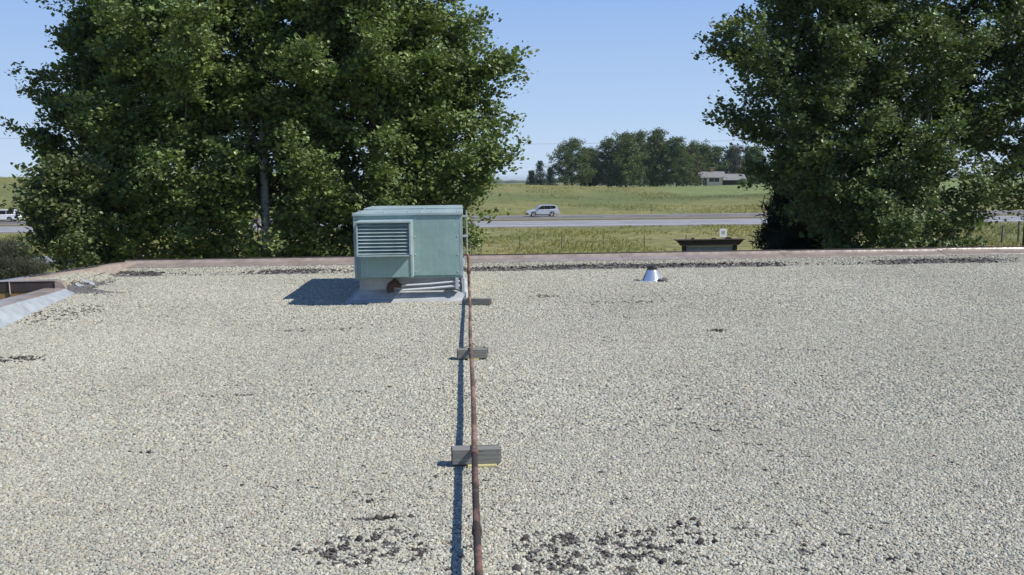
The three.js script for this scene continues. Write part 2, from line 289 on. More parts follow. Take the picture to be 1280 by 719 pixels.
{
  const r = rng(4242), col = new THREE.Color(), M = new THREE.Matrix4(), Q = new THREE.Quaternion(), E = new THREE.Euler(), S = V(1, 1, 1), P = V(0, 0, 0);
  const PAL = [[.43, .405, .315], [.52, .50, .405], [.36, .34, .27], [.52, .50, .40], [.38, .31, .245], [.28, .29, .245], [.56, .55, .47], [.48, .44, .30], [.20, .19, .165], [.42, .43, .39], [.32, .35, .29], [.50, .47, .36]];
  const spots = [];
  const lay = (d0, d1, step, r0, r1) => {
    for (let d = d0; d < d1; d += step) {
      const half = d * .585 + .85, xa = d > 13.44 ? capX(d) : sideX(d) + .01, x0 = Math.max(xa, -half), x1 = Math.min(half + .5, XR - .4);
      for (let x = x0; x < x1; x += step) {
        const px = x + (r() - .5) * step * 1.1, pd = d + (r() - .5) * step * 1.1, q = r(), w = r();
        if (px < xa || pd > 16.095) continue;
        const bb = bare(px, pd); if (q < bb * .62) continue;
        spots.push([px, pd, lerp(r0, r1, w * w), q < bb ? 1 : 0]);
      }
    }
  };
  lay(2.7, 5.4, .0098, .0048, .0096); lay(5.4, 10, .0148, .0074, .0132); lay(10, 16.1, .0200, .0100, .0172);
  const g = new THREE.IcosahedronGeometry(1, 1), p = g.attributes.position;
  for (let i = 0; i < p.count; i++) { const v = V(p.getX(i), p.getY(i), p.getZ(i)); const k = .78 + .42 * vnoise(v.x * 1.7 + 5, v.y * 1.7 + v.z * 2.3 + 9, 3); p.setXYZ(i, v.x * k, v.y * k, v.z * k); }
  g.computeVertexNormals();
  const im = new THREE.InstancedMesh(g, std([1, 1, 1], { roughness: .85 }), spots.length);
  spots.forEach(([x, d, s, tarred], i) => {
    E.set((r() - .5) * .9, r() * 6.28, (r() - .5) * .9); Q.setFromEuler(E);
    S.set(s * (.8 + r() * .55), s * (.5 + r() * .35), s * (.8 + r() * .5)); P.set(x, roofY(x, d) + s * (.15 + r() * .4), -d);
    im.setMatrixAt(i, M.compose(P, Q, S));
    const c = tarred ? (r() < .55 ? [.040, .034, .030] : [.12, .105, .085]) : PAL[(r() * PAL.length) | 0], k = (.70 + .36 * r()) * (.86 + .28 * fbm(x * .55, d * .55, 97, 4)); const mu = tarred ? 0 : .3; col.setRGB(lerp(c[0], .42, mu) * k, lerp(c[1], .405, mu) * k, lerp(c[2], .34, mu) * k * .97); im.setColorAt(i, col);
  });
  im.name = 'gravel'; im.castShadow = im.receiveShadow = true; im.userData.kind = 'stuff'; tag(im, 'pale mixed roofing gravel spread over the flat roof', 'gravel'); scene.add(im);
  console.log('stones', spots.length);
  // black clods of tarred stones lying in the bare places
  const ts = []; for (const [cx, cd, rx, rd, s] of BARE) { const n = Math.round(16 * s * Math.min(2.2, rx * rd * 22 + .5)); for (let k = 0; k < n; k++) { const a = r() * 6.283, q = Math.sqrt(r()) * 1.1; ts.push([cx + Math.cos(a) * rx * q, cd + Math.sin(a) * rd * q, .006 + .013 * r() * r()]); } }
  for (let x = -5.9; x < 12; x += .045) { const on = smooth(.36, .52, fbm(x * .45 + 3, 7, 91, 3)); if (r() < .35 + .6 * on) ts.push([x + (r() - .5) * .05, 15.70 + (r() - .5) * .26, .010 + .016 * r()]); }
  for (let k = 0; k < 330; k++) { const d = 13.55 + 2.3 * r(); if (fbm(d * 2.2, 5, 98, 2) > .47) ts.push([capX(d) - .05 - .16 * r(), d, .012 + .016 * r(), .175]); }
  const tm = new THREE.InstancedMesh(g, std([1, 1, 1], { roughness: .75 }), ts.length);
  ts.forEach(([x, d, s, y], i) => { E.set(r() * 6, r() * 6, r() * 6); Q.setFromEuler(E); S.set(s * (.9 + r() * .6), s * (.6 + r() * .4), s * (.9 + r() * .6)); P.set(x, (y ?? roofY(x, d)) + s * .55, -d); tm.setMatrixAt(i, M.compose(P, Q, S)); const k = .6 + r() * .9; col.setRGB(.045 * k, .038 * k, .034 * k); tm.setColorAt(i, col); });
  tm.name = 'tarred_gravel'; tm.castShadow = tm.receiveShadow = true; tm.userData.kind = 'stuff'; tag(tm, 'black tar-coated stones lying in the bare patches of the roof', 'tarred gravel'); scene.add(tm);
}

// ---------------------------------------------------------------- rooftop unit
const tealT = tex(1024, (u, v) => { const a = fbm(u * 5, v * 5, 131, 5, 5), st = fbm(u * 46, v * 2.5, 135, 4, 0), f = hash(u * 1024, v * 1024, 5), sp = smooth(.70, .78, fbm(u * 60, v * 60, 137, 3, 60)); const k = .90 + .30 * (a - .5) + .08 * (f - .5), ch = .14 + smooth(.45, .75, st) * .34 + smooth(.5, .8, a) * .25, c = [lerp(.255, .39, ch) * k, lerp(.415, .445, ch) * k, lerp(.385, .42, ch) * k]; return [lerp(c[0], .26, sp * .5), lerp(c[1], .27, sp * .5), lerp(c[2], .24, sp * .5)]; });
const teal = new THREE.MeshStandardMaterial({ map: tealT, roughness: .6, roughnessMap: rough, metalness: .05, bumpMap: bumpy, bumpScale: .002 });
const tealEdge = new THREE.MeshStandardMaterial({ color: lin(.40, .51, .505), map: grain, roughness: .55 });
const dark = std([.02, .022, .024], { roughness: .7 });
{
  const t = thing('rooftop_unit', 'weathered teal rooftop ventilation unit on a metal curb, beside the gas pipe', 'ventilation unit', [-.73, -.035, -11.8]);
  t.scale.set(1.045, 1, 1);
  // local axes: x -0.68..0.68 across, y up, z towards the viewer, front face at z = 0, back at z = -2.5
  obj('cabinet', bx(-.68, .68, .37, 1.20, -2.5, 0, .008), teal, t);
  obj('corner_post', bx(.645, .688, .372, 1.195, -.05, .008, .004), tealEdge, t);
  obj('corner_post', bx(-.688, -.655, .372, 1.195, -.05, .008, .004), tealEdge, t);
  obj('front_panel', bx(.065, .642, .385, 1.185, 0, .010, .004), teal, t);
  for (const y of [.43, .66, .90, 1.14]) for (const x of [.085, .622]) obj('screw', new THREE.SphereGeometry(.009, 8, 5).translate(x, y, .011), galv, t);
  obj('bottom_rail', bx(-.685, .685, .345, .372, -2.5, -.012, .004), teal, t);
  const lid = obj('lid', [bx(-.695, .695, 1.20, 1.222, -1.3, .03, .006), bx(-.695, .695, 1.185, 1.215, .012, .032, .004)], tealEdge, t);
  obj('rear_lid', bx(-.69, .69, 1.20, 1.245, -2.52, -1.302, .006), tealEdge, t);
  obj('lid_seam', bx(.15, .17, 1.2205, 1.232, -1.3, .02, .003), tealEdge, lid);
  for (const [x, z] of [[.62, -.1], [.655, -.16], [-.6, -.1], [0, -.06], [.3, -.06], [-.3, -.06]]) obj('screw', tube([x, 1.22, z], [x, 1.234, z], .012, 7), galv, lid);
  // intake hood: lower box, louvred head standing further out
  const hood = new THREE.Group(); hood.name = 'intake_hood'; t.add(hood);
  obj('hood_box', bx(-.575, .040, .395, 1.105, 0.003, .30, .006), teal, hood);
  obj('hood_cheek', bx(.036, .066, .39, 1.112, .002, .312, .004), tealEdge, hood);
  obj('head_cheek', bx(.038, .062, .70, 1.111, .313, .54, .004), tealEdge, hood);
  obj('head_cheek', bx(-.598, -.577, .69, 1.111, .302, .54, .004), tealEdge, hood);
  obj('hood_top', bx(-.60, .068, 1.112, 1.134, .002, .555, .004), tealEdge, hood);
  obj('hood_sill', bx(-.576, .037, .685, .705, .302, .54, .004), tealEdge, hood);
  for (let k = 0; k < 9; k++) {
    const y = .730 + k * .0445, g = new RoundedBoxGeometry(.611, .005, .046, 1, .002); g.rotateX(.62); g.translate(-.27, y, .512);
    obj('louvre_slat', uvm(g), tealEdge, hood);
  }
  // curb with flared flashing
  const curbM = new THREE.MeshStandardMaterial({ color: lin(.52, .53, .52), map: grain, roughness: .6, metalness: .08, roughnessMap: rough });
  obj('curb', bx(-.64, .655, -.02, .345, -2.42, -.085, .006), curbM, t);
  const ring = (e, y) => [[-.645 - e, y, -.080 + e * 1.2], [.66 + e * .5, y, -.080 + e * 1.2], [.66 + e * .5, y, -2.43 - e], [-.645 - e, y, -2.43 - e], [-.645 - e, y, -.080 + e * 1.2]];
  obj('base_flashing', sheet([ring(0, .19), ring(.015, .175), ring(.09, .075), ring(.165, .058), ring(.175, .04)]).toNonIndexed(), std([.56, .585, .59], { map: grain, roughness: .6, metalness: .1 }), t).geometry.computeVertexNormals();
  obj('side_flashing', bx(.665, .705, .05, .34, -.7, -.03, .006), galv, t);
  // condensate drain
  const rust = new THREE.MeshStandardMaterial({ color: lin(.10, .065, .045), map: grain, roughness: .9 });
  const dr = obj('drain_elbow', taper([V(-.16, .33, .03), V(-.185, .295, .045), V(-.225, .265, .05), V(-.245, .22, .05), V(-.235, .17, .05)], [.042, .05, .054, .05, .042], 12), rust, t);
  obj('drain_mouth', taper([V(-.18, .27, .05), V(-.10, .255, .05)], [.036, .03], 10), rust, dr);
  const pvc = std([.58, .60, .60], { roughness: .45 });
  obj('condensate_pipe', taper([V(-.12, .255, .03), V(.25, .272, .03), V(.64, .302, .03)], [.013, .013, .013], 8), pvc, t);
  obj('condensate_pipe', taper([V(-.12, .195, .05), V(.25, .215, .05), V(.64, .245, .05)], [.015, .015, .015], 8), pvc, t);
  obj('pipe_clip', bx(.585, .625, .2, .345, -.03, .075, .004), galv, t);
  obj('channel', bx(-.10, .64, .185, .195, -.03, .045, .003), std([.16, .17, .17], { roughness: .6 }), t);
  // slim electrical conduit standing at the corner
  const cd = obj('conduit', taper([V(.745, .52, -.75), V(.745, .9, -.75), V(.742, 1.22, -.75)], [.011, .011, .011], 8), std([.42, .42, .42], { roughness: .45, metalness: .5 }), t);
  for (const y of [.84, 1.12]) obj('conduit_clamp', bx(.69, .76, y, y + .03, -.77, -.73, .004), galv, cd);
}

// ---------------------------------------------------------------- gas pipe on timber blocks
{
  const rustT = tex(512, (u, v) => { const a = fbm(u * 4, v * 4, 151, 5, 4), b = fbm(u * 14, v * 14, 155, 4, 14), h = hash(u * 512, v * 512, 8); const k = .85 + .4 * (h - .5); const t = smooth(.42, .58, a * .6 + b * .4); return [lerp(.11, .285, t) * k, lerp(.07, .168, t) * k, lerp(.05, .12, t) * k]; });
  const rustM = new THREE.MeshStandardMaterial({ map: rustT, roughness: .9, bumpMap: bumpy, bumpScale: .004 });
  const darkRustT = tex(256, (u, v) => { const a = fbm(u * 5, v * 5, 161, 5, 5), h = hash(u * 256, v * 256, 8), t = smooth(.58, .7, a), k = .8 + .5 * (h - .5); return [lerp(.050, .23, t) * k, lerp(.035, .125, t) * k, lerp(.030, .10, t) * k]; });
  const oldM = new THREE.MeshStandardMaterial({ map: darkRustT, roughness: .9, bumpMap: bumpy, bumpScale: .004 });
  const t = thing('gas_pipe', 'rusty steel gas pipe running over timber blocks to the teal unit', 'pipe', [0.041, 0, 0]);
  const path = (d0, d1, n) => { const a = []; for (let i = 0; i <= n; i++) { const d = lerp(d0, d1, i / n); a.push(V(.004 * Math.sin(d * 1.3) + .0035 * (d - 5) * (d > 5 ? 1 : .3), .112 + .004 * Math.sin(d * 2.07 + 1) - .006 * Math.sin((d - 4.8) * 1.03) ** 2, -d)); } return a; };
  const rr = 0.0168, run = (d0, d1, n, m) => { const p = path(d0, d1, n); return obj('pipe_run', taper(p, p.map((_, i) => rr * (1 + .03 * Math.sin(i * 2.3))), 14), m, t); };
  run(-2, 4.72, 30, oldM); run(4.72, 12.35, 40, rustM);
  const at = (d) => path(d, d + .05, 1);
  for (const d of [3.62, 4.72, 7.5, 10.6]) { const [a, b] = at(d); obj('coupling', taper([a, a.clone().lerp(b, .04), b.clone().lerp(a, .04), b], [.0185, .0222, .0222, .0185], 14), d < 4 ? oldM : rustM, t); }
  // riser, return bend and valve at the unit
  const e = path(12.35, 12.36, 1)[0];
  obj('riser', taper([e, V(e.x, .125, -12.40), V(e.x, .16, -12.42), V(e.x, .40, -12.42), V(e.x, .53, -12.42), V(e.x - .01, .565, -12.42), V(e.x - .04, .58, -12.42), V(e.x - .075, .565, -12.42), V(e.x - .085, .53, -12.42), V(e.x - .085, .40, -12.42), V(e.x - .11, .37, -12.42), V(e.x - .17, .37, -12.42)], Array(12).fill(.02), 12), rustM, t);
  const val = obj('valve', [taper([V(e.x - .085, .52, -12.42), V(e.x - .085, .49, -12.42), V(e.x - .085, .45, -12.42), V(e.x - .085, .42, -12.42)], [.022, .036, .036, .022], 12)], galv, t);
  obj('valve_handle', [bx(e.x - .095, e.x - .075, .46, .48, -12.42, -12.36, .003), bx(e.x - .10, e.x - .07, .40, .50, -12.365, -12.355, .003)], std([.35, .33, .3], { roughness: .5, metalness: .4 }), val);
  obj('union_nut', taper([V(e.x, .30, -12.42), V(e.x, .34, -12.42)], [.031, .031], 6), rustM, t);
  // timber blocks
  const woodT = tex(512, (u, v) => { const g = fbm(u * 3, v * 60, 171, 4, 0), c = smooth(.66, .72, fbm(u * 2, v * 26, 175, 3, 0)), k = .65 + .7 * (g - .25); return [(.235 - .17 * c) * k, (.235 - .17 * c) * k, (.21 - .155 * c) * k]; }, true, 2);
  const wood = new THREE.MeshStandardMaterial({ map: woodT, roughness: .95, bumpMap: woodT, bumpScale: .006 });
  const endM = std([.13, .085, .055], { roughness: .95, map: grain });
  const pad = std([.72, .66, .32], { roughness: .9, map: grain });
  const blk = (label, x, d, turn, len, h, w) => {
    const b = thing('pipe_support', label, 'timber block', [x, 0.012, -d], turn, 'timber blocks under the gas pipe');
    obj('block', uvm(bx(-len / 2, len / 2, .006, h, -w / 2, w / 2, .005)), wood, b);
    obj('end_grain', bx(len / 2 - .001, len / 2 + .004, .012, h - .006, -w / 2 + .006, w / 2 - .006, .002), endM, b);
    obj('end_grain', bx(-len / 2 - .004, -len / 2 + .001, .012, h - .006, -w / 2 + .006, w / 2 - .006, .002), endM, b);
    return b;
  };
  const b1 = blk('thick square grey timber block under the dark end of the gas pipe', .05, 4.86, .015, .272, .094, .085);
  obj('foam_pad', bx(-.05, .115, -.006, .007, -.03, .062, .003), pad, b1);
  const b2 = blk('weathered grey timber block with a dark wire strap under the gas pipe', .06, 7.84, -.01, .268, .09, .10);
  obj('foam_pad', bx(-.04, .06, -.006, .007, -.03, .068, .003), pad, b2);
  const wireM = std([.03, .028, .028], { roughness: .6 });
  obj('strap', taper([V(-.10, .092, -.03), V(-.03, .105, -.035), V(.0, .135, -.035), V(.04, .104, -.035), V(.12, .094, -.03), V(.139, .085, -.02), V(.139, .05, .0)], [.004, .004, .004, .004, .004, .004, .004], 6), wireM, b2);
  blk('brown timber block lying askew at the foot of the teal unit', .165, 11.27, -.22, .345, .088, .10);
}

// ---------------------------------------------------------------- plumbing vent
{
  const t = thing('plumbing_vent', 'small shiny metal cone flashing with a dark vent pipe near the back parapet', 'roof vent', [2.93, .006, -13.62]);
  t.scale.set(1.2, 1, 1.2);
  const lath = (pts, n = 36) => new THREE.LatheGeometry(pts.map(([r, y]) => new THREE.Vector2(r, y)), n);
  const al = new THREE.MeshStandardMaterial({ color: lin(.80, .81, .83), roughness: .36, metalness: .7, roughnessMap: rough, bumpMap: bumpy, bumpScale: .003 });
  obj('flashing_cone', lath([[.155, 0], [.15, .012], [.132, .018], [.125, .03], [.068, .185], [.064, .188], [.06, .18]]), al, t);
  obj('vent_pipe', lath([[.050, .1], [.052, .205], [.060, .21], [.062, .246], [.056, .25], [.046, .248], [.044, .12]]), std([.05, .055, .052], { roughness: .6 }), t);
  obj('rim_band', lath([[.066, .178], [.071, .181], [.071, .196], [.064, .199]]), std([.09, .09, .08], { roughness: .6 }), t);
  const r = rng(12), g = []; for (let k = 0; k < 7; k++) { const s = new THREE.IcosahedronGeometry(.022 + .014 * r(), 1); s.scale(1.3, .7, 1); s.translate(.08 + .08 * r(), .02 + .03 * r(), .10 + .04 * r()); g.push(s); }
  obj('tar_blob', g, std([.11, .10, .10], { roughness: .7 }), t);
}

// ---------------------------------------------------------------- plants
// a spray of leaves; every leaf is a folded blade
function spray(seed, n, L, spread, wide = .82, flat = .5, tilt = 2.4) {
  const r = rng(seed), pos = [], E = new THREE.Euler(), m = new THREE.Matrix4(), q = new THREE.Quaternion();
  for (let i = 0; i < n; i++) {
    const a = r() * 6.283, z = r() * 2 - 1, rad = spread * Math.cbrt(r()), c = V(Math.cos(a) * Math.sqrt(1 - z * z), z * .8, Math.sin(a) * Math.sqrt(1 - z * z)).multiplyScalar(rad);
    const l = L * (.7 + .55 * r()), w = l * wide; E.set((r() - .5) * tilt - flat * .6, r() * 6.283, (r() - .5) * tilt * .8, 'YXZ'); q.setFromEuler(E); m.compose(c, q, V(1, 1, 1));
    const P = [[0, 0, 0], [-w / 2, .02 * l, l * .38], [-w * .30, -.03 * l, l * .74], [0, -.08 * l, l], [w * .30, -.03 * l, l * .74], [w / 2, .02 * l, l * .38], [0, -.10 * l, l * .5]].map((v) => V(...v).applyMatrix4(m));
    for (const [x, y] of [[0, 1], [1, 2], [2, 3], [3, 4], [4, 5], [5, 0]]) for (const v of [P[6], P[y], P[x]]) pos.push(v.x, v.y, v.z);
  }
  const g = new THREE.BufferGeometry(); g.setAttribute('position', new THREE.Float32BufferAttribute(pos, 3)); g.computeVertexNormals(); return g;
}
const leafMat = (c, o = {}) => new THREE.MeshPhysicalMaterial({ color: lin(...c), roughness: .9, side: THREE.DoubleSide, transmission: .34, thickness: 0, ior: 1.4, clearcoat: .7, clearcoatRoughness: .34, ...o });
const SPRAY = [spray(11, 10, .108, .26, .86, .3, 1.75), spray(12, 10, .10, .30, .86, .3, 1.75), spray(13, 9, .118, .24, .86, .3, 1.75)];
const SPRAY_FAR = [spray(21, 12, .42, .9), spray(22, 12, .36, .8)];
const SPRAY_SMALL = spray(31, 16, .05, .16, .45);
const poplarLeaf = leafMat([.150, .220, .044]), poplarLeafDeep = leafMat([.108, .166, .036]);
const farLeaf = leafMat([.110, .160, .048], { clearcoat: 0, transmission: .12 }), farLeafGrey = leafMat([.12, .135, .085], { clearcoat: 0, transmission: .12 }), farLeafBrown = leafMat([.085, .075, .032], { clearcoat: 0, transmission: .12 }), farConifer = leafMat([.042, .070, .042], { clearcoat: 0, transmission: .05 });
const barkT = tex(256, (u, v) => { const a = fbm(u * 6, v * 20, 191, 4, 0), d = smooth(.62, .70, a), k = .8 + .4 * fbm(u * 20, v * 20, 195, 3, 20); return [lerp(.40, .08, d) * k, lerp(.385, .075, d) * k, lerp(.33, .06, d) * k]; });
const palebark = new THREE.MeshStandardMaterial({ map: barkT, roughness: .9, bumpMap: barkT, bumpScale: .01 });
const twigbark = new THREE.MeshStandardMaterial({ color: lin(.16, .145, .11), map: grain, roughness: .95 });
const darkbark = new THREE.MeshStandardMaterial({ color: lin(.13, .11, .085), map: grain, roughness: .95 });
function instances(name, geo, mat, list, parent, r, tint = .35) { // list of [x, y, z, size]
  const im = new THREE.InstancedMesh(geo, mat, list.length), M = new THREE.Matrix4(), Q = new THREE.Quaternion(), E = new THREE.Euler(), c = new THREE.Color();
  list.forEach(([x, y, z, s, tilt], i) => { E.set((r() - .5) * .9, r() * 6.283, (r() - .5) * .9); Q.setFromEuler(E); im.setMatrixAt(i, M.compose(V(x, y, z), Q, V(s, s, s))); const k = 1 + (r() - .5) * tint * 1.6, h = (r() - .4) * tint * .6; c.setRGB(k * (1 + h), k, k * (1 - h * .5)); im.setColorAt(i, c); });
  im.name = name; im.userData.kind = 'stuff'; im.castShadow = im.receiveShadow = true; parent.add(im); return im;
}
/* a broadleaf tree: trunk, ascending limbs, leaf sprays along side shoots */
function broadleaf(name, label, group, o) {
  const r = rng(o.seed), base = o.base ?? groundY(o.x, o.d), t = thing(name, label, 'tree', [o.x, base - .1, -o.d], 0, group);
  const H = o.h, lean = o.lean || [0, 0], tr = o.tr ?? H * .0125, far = !!o.far, wob = r() * 9;
  const axis = (u) => V(lean[0] * u + .18 * Math.sin(u * 5 + wob) * u, H * u, lean[1] * u + .18 * Math.cos(u * 4 + wob) * u);
  const tp = [], rad = []; for (let i = 0; i <= 14; i++) { const u = i / 14 * .97; tp.push(axis(u)); rad.push(Math.max(.012, tr * Math.pow(1 - u, .85) * (i ? 1 : 1.35))); }
  obj('trunk', taper(tp, rad, far ? 6 : 10), o.bark || (o.pale ? palebark : twigbark), t);
  const cb = o.cb ?? .15, off = o.off || [0, 0], limbs = [], leaves = [[], [], []], wood = [];
  const prof = o.prof || ((v) => Math.pow(1 - v, .55) * smooth(-.15, .22, v));
  for (let i = 0; i < o.limbs; i++) {
    const v0 = Math.pow((i + r()) / o.limbs, o.bias ?? .9), u0 = cb + (1 - cb) * v0 * .95, az = i * 2.39996 + r() * .7;
    const reach = o.r * prof(v0) * (.62 + .55 * r()) * (1 + .25 * Math.sin(az * 2 + wob)) + .25, rise = reach * (o.rise ?? .75) * (.55 + .7 * r());
    const a = axis(Math.max(.03, u0 - .04)), e = axis(u0).add(V(Math.cos(az) * reach + off[0] * prof(v0), rise * (1 - v0 * .3) - (o.droop || 0) * reach * (1 - v0), Math.sin(az) * reach + off[1] * prof(v0)));
    const mid = a.clone().lerp(e, .5).add(V(0, -reach * .08, 0)), bez = (s) => a.clone().multiplyScalar((1 - s) ** 2).addScaledVector(mid, 2 * s * (1 - s)).addScaledVector(e, s * s);
    limbs.push(bez);
    const pr = []; for (let k = 0; k <= 4; k++) pr.push(bez(k / 4)); const br = Math.max(.010, tr * .22 * Math.pow(1 - u0, .6)); wood.push(taper(pr, pr.map((_, k) => br * (1 - .8 * k / 4) + .004), far ? 3 : 5, false));
    const len = a.distanceTo(e), ns = Math.max(3, Math.round(len * o.shoots)), puff = o.puff ?? .5;
    for (let k = 0; k < ns; k++) {
      const s = .22 + .83 * Math.pow(r(), .7), c = bez(Math.min(s, 1.04)), sz = puff * (.6 + .6 * r()), an = r() * 6.283, zz = r() * 1.7 - .7;
      const dir = V(Math.cos(an), zz, Math.sin(an)).normalize(), tip = c.clone().addScaledVector(dir, sz);
      if (!far && r() < .35) wood.push(taper([c, tip], [.007, .003], 3, false));
      for (let q = 0; q < o.per; q++) { const f = .25 + .9 * r(), p = c.clone().lerp(tip, f).add(V((r() - .5) * sz * .6, (r() - .5) * sz * .5, (r() - .5) * sz * .6)); if (p.y < (o.low ?? .3)) continue; if (o.keep && !o.keep(p)) continue; leaves[(r() * 3) | 0].push([p.x, p.y, p.z, (o.ls || 1) * (.75 + .5 * r())]); }
    }
  }
  obj('branches', wood, o.bark || twigbark, t);
  const crown = new THREE.Group(); crown.name = 'crown'; t.add(crown); let n = 0;
  if (far) { const all = leaves.flat(); instances('foliage', SPRAY_FAR[o.seed % 2], o.leaf || farLeaf, all, crown, r, .4); n = all.length; }
  else leaves.forEach((l, k) => { n += l.length; instances('foliage', SPRAY[k], o.leaf || poplarLeaf, l, crown, r, .38); });
  return n;
}
function conifer(name, label, group, o) {
  const r = rng(o.seed), base = o.base ?? groundY(o.x, o.d), t = thing(name, label, 'tree', [o.x, base - .1, -o.d], 0, group), H = o.h, wood = [], nl = [];
  obj('trunk', taper([V(0, 0, 0), V(.05, H * .5, 0), V(0, H, .03)], [H * .016, H * .009, .02], 7), darkbark, t);
  for (let i = 0; i < o.boughs; i++) {
    const v = (i + r()) / o.boughs, y = H * (o.cb + (1 - o.cb) * v), az = i * 2.4 + r(), L = o.r * Math.pow(1 - v, .8) * (.7 + .5 * r()) + .12 * o.r;
    const a = V(0, y, 0), e = V(Math.cos(az) * L, y - L * o.droop, Math.sin(az) * L), m = a.clone().lerp(e, .5).add(V(0, L * .1, 0)), bez = (s) => a.clone().multiplyScalar((1 - s) ** 2).addScaledVector(m, 2 * s * (1 - s)).addScaledVector(e, s * s);
    wood.push(taper([bez(0), bez(.5), bez(1)], [.012 * H / 6, .008 * H / 6, .004], 3, false));
    const n = Math.max(3, Math.round(L * o.per)); for (let k = 0; k < n; k++) { const s = .15 + .9 * r(), c = bez(s), sp = L * .22 * (1.1 - s * .5); nl.push([c.x + (r() - .5) * sp, Math.max(.1, c.y - r() * sp * (o.hang ?? .8)), c.z + (r() - .5) * sp, o.ls * (.7 + .6 * r())]); }
  }
  obj('branches', wood, darkbark, t);
  const crown = new THREE.Group(); crown.name = 'crown'; t.add(crown); instances('foliage', o.geo, o.leaf, nl, crown, r, .3); return nl.length;
}
function shrub(name, label, o) {
  const r = rng(o.seed), t = thing(name, label, 'shrub', [o.x, (o.base ?? groundY(o.x, o.d)) - .05, -o.d], 0, o.group), wood = [], l = [];
  for (let i = 0; i < o.stems; i++) {
    const az = i * 2.4 + r(), k = .35 + .65 * Math.sqrt(r()), th = (.15 + .85 * r()) * 1.35, e = V(Math.sin(th) * Math.cos(az) * o.r * k, (.25 + .75 * Math.cos(th)) * o.h * lerp(k, 1, .4), Math.sin(th) * Math.sin(az) * o.r * k), m = V(e.x * .4, e.y * .65, e.z * .4);
    wood.push(taper([V(e.x * .06, 0, e.z * .06), m, e], [.022, .014, .005], 4, false));
    for (let q = 0; q < o.per; q++) { const s = .35 + .68 * r(), p = m.clone().lerp(e, s); l.push([p.x + (r() - .5) * o.puff, Math.max(.1, p.y + (r() - .5) * o.puff), p.z + (r() - .5) * o.puff, o.ls * (.7 + .6 * r())]); }
  }
  obj('stems', wood, darkbark, t); instances('foliage', o.geo, o.leaf, l, t, r, .3); return l.length;
}
let N = 0;
const PL = 'poplars close behind the parapet beside the teal unit', PR = 'poplars close behind the parapet beyond the roadside sign';
N += broadleaf('poplar_tree', 'dark leafy poplar with a narrow pointed top, next to the round olive bush', PL, { seed: 101, x: -9.4, d: 24.2, h: 10.0, r: 1.75, cb: .22, limbs: 47, shoots: 9.9, per: 7, puff: .5, leaf: poplarLeafDeep, rise: 1.0, low: 3.3 });
N += broadleaf('poplar_sapling', 'low sunlit poplar sapling in front of the dark pointed poplar', undefined, { seed: 106, x: -9.15, d: 21, h: 6.2, r: .5, cb: .6, limbs: 22, shoots: 10, per: 5, puff: .3, rise: .5, leaf: leafMat([.13, .175, .045]), low: 3.4, prof: (v) => (.3 + .75 * v) * (1 - smooth(.75, 1.1, v)) });
N += broadleaf('poplar_tree', 'tall broad poplar between the pointed poplar and the one with the pale trunk', PL, { seed: 102, x: -7.3, d: 23.4, h: 14.5, r: 3.1, cb: .2, limbs: 68, shoots: 8.7, per: 7, puff: .6, low: 2 });
N += broadleaf('poplar_tree', 'poplar showing a pale grey trunk through its leaves behind the parapet', PL, { seed: 103, x: -4.95, d: 22.2, h: 14.2, r: 2.9, cb: .2, limbs: 65, shoots: 8.7, per: 7, puff: .58, off: [0, -1.0], lean: [.1, -1.3], tr: .15, pale: 1, low: 2, keep: (p) => !(p.z > -.7 && Math.abs(p.x - .06) < .3 && p.y > 3.9 && p.y < 7.3) });
N += broadleaf('poplar_tree', 'dense tall poplar directly behind the teal unit', PL, { seed: 104, x: -2.2, d: 23.2, h: 13.8, r: 2.9, cb: .2, limbs: 67, shoots: 8.7, per: 7, puff: .58, low: 2 });
N += broadleaf('poplar_tree', 'lighter airy poplar at the open end of the row, leaning over the field', PL, { seed: 105, x: -.85, d: 23.6, h: 9.9, r: 1.9, cb: .36, limbs: 41, shoots: 8.2, per: 6, puff: .5, lean: [.5, 0], low: 2.4 });
N += broadleaf('poplar_tree', 'spreading poplar with loose boughs reaching over the field, beside the drooping spruce', PR, { seed: 117, x: 10.15, d: 23.4, h: 13.6, r: 3.0, lean: [-.9, 0], cb: .28, limbs: 78, shoots: 8.2, per: 6, puff: .56, leaf: poplarLeafDeep, low: 2.2 });
N += broadleaf('poplar_tree', 'poplar with a pale trunk showing high in its crown, sky gaps around it', PR, { seed: 112, x: 12.75, d: 23.6, h: 14.2, r: 2.9, cb: .2, limbs: 58, shoots: 7.9, per: 6, puff: .56, leaf: poplarLeafDeep, off: [0, -.6], lean: [0, -1.0], tr: .14, pale: 1, low: 2.5 });
N += broadleaf('poplar_tree', 'dark poplar at the end of the row near the braced fence post', PR, { seed: 113, x: 16.0, d: 24.4, h: 13.2, r: 2.6, cb: .34, limbs: 52, shoots: 7.9, per: 6, puff: .56, leaf: poplarLeafDeep, low: 3.1 });
N += broadleaf('poplar_tree', 'low young poplar filling the gap under the taller dark poplars', PR, { seed: 114, x: 11.0, d: 22.6, h: 5.4, r: 1.7, cb: .2, limbs: 25, shoots: 9.2, per: 6, puff: .45, leaf: poplarLeafDeep, low: 2.2 });
const needle = spray(41, 26, .13, .14, .10, .9), needleFar = spray(42, 12, .5, .7, .35, .9);
N += conifer('spruce_tree', 'dark spruce with hanging boughs half hidden behind the spreading poplar', undefined, { seed: 121, x: 10.75, d: 27.5, h: 8.2, r: 1.9, cb: .1, boughs: 130, droop: .55, per: 20, ls: 1.75, hang: 1.6, geo: needle, leaf: leafMat([.022, .036, .022], { clearcoat: .2, transmission: .05 }) });
N += shrub('poplar_sucker', 'small bright leafy shrub behind the parapet next to the teal unit', { seed: 131, x: .28, d: 21, r: .5, h: 4.25, stems: 30, per: 8, puff: .3, ls: .9, geo: SPRAY[0], leaf: poplarLeaf });
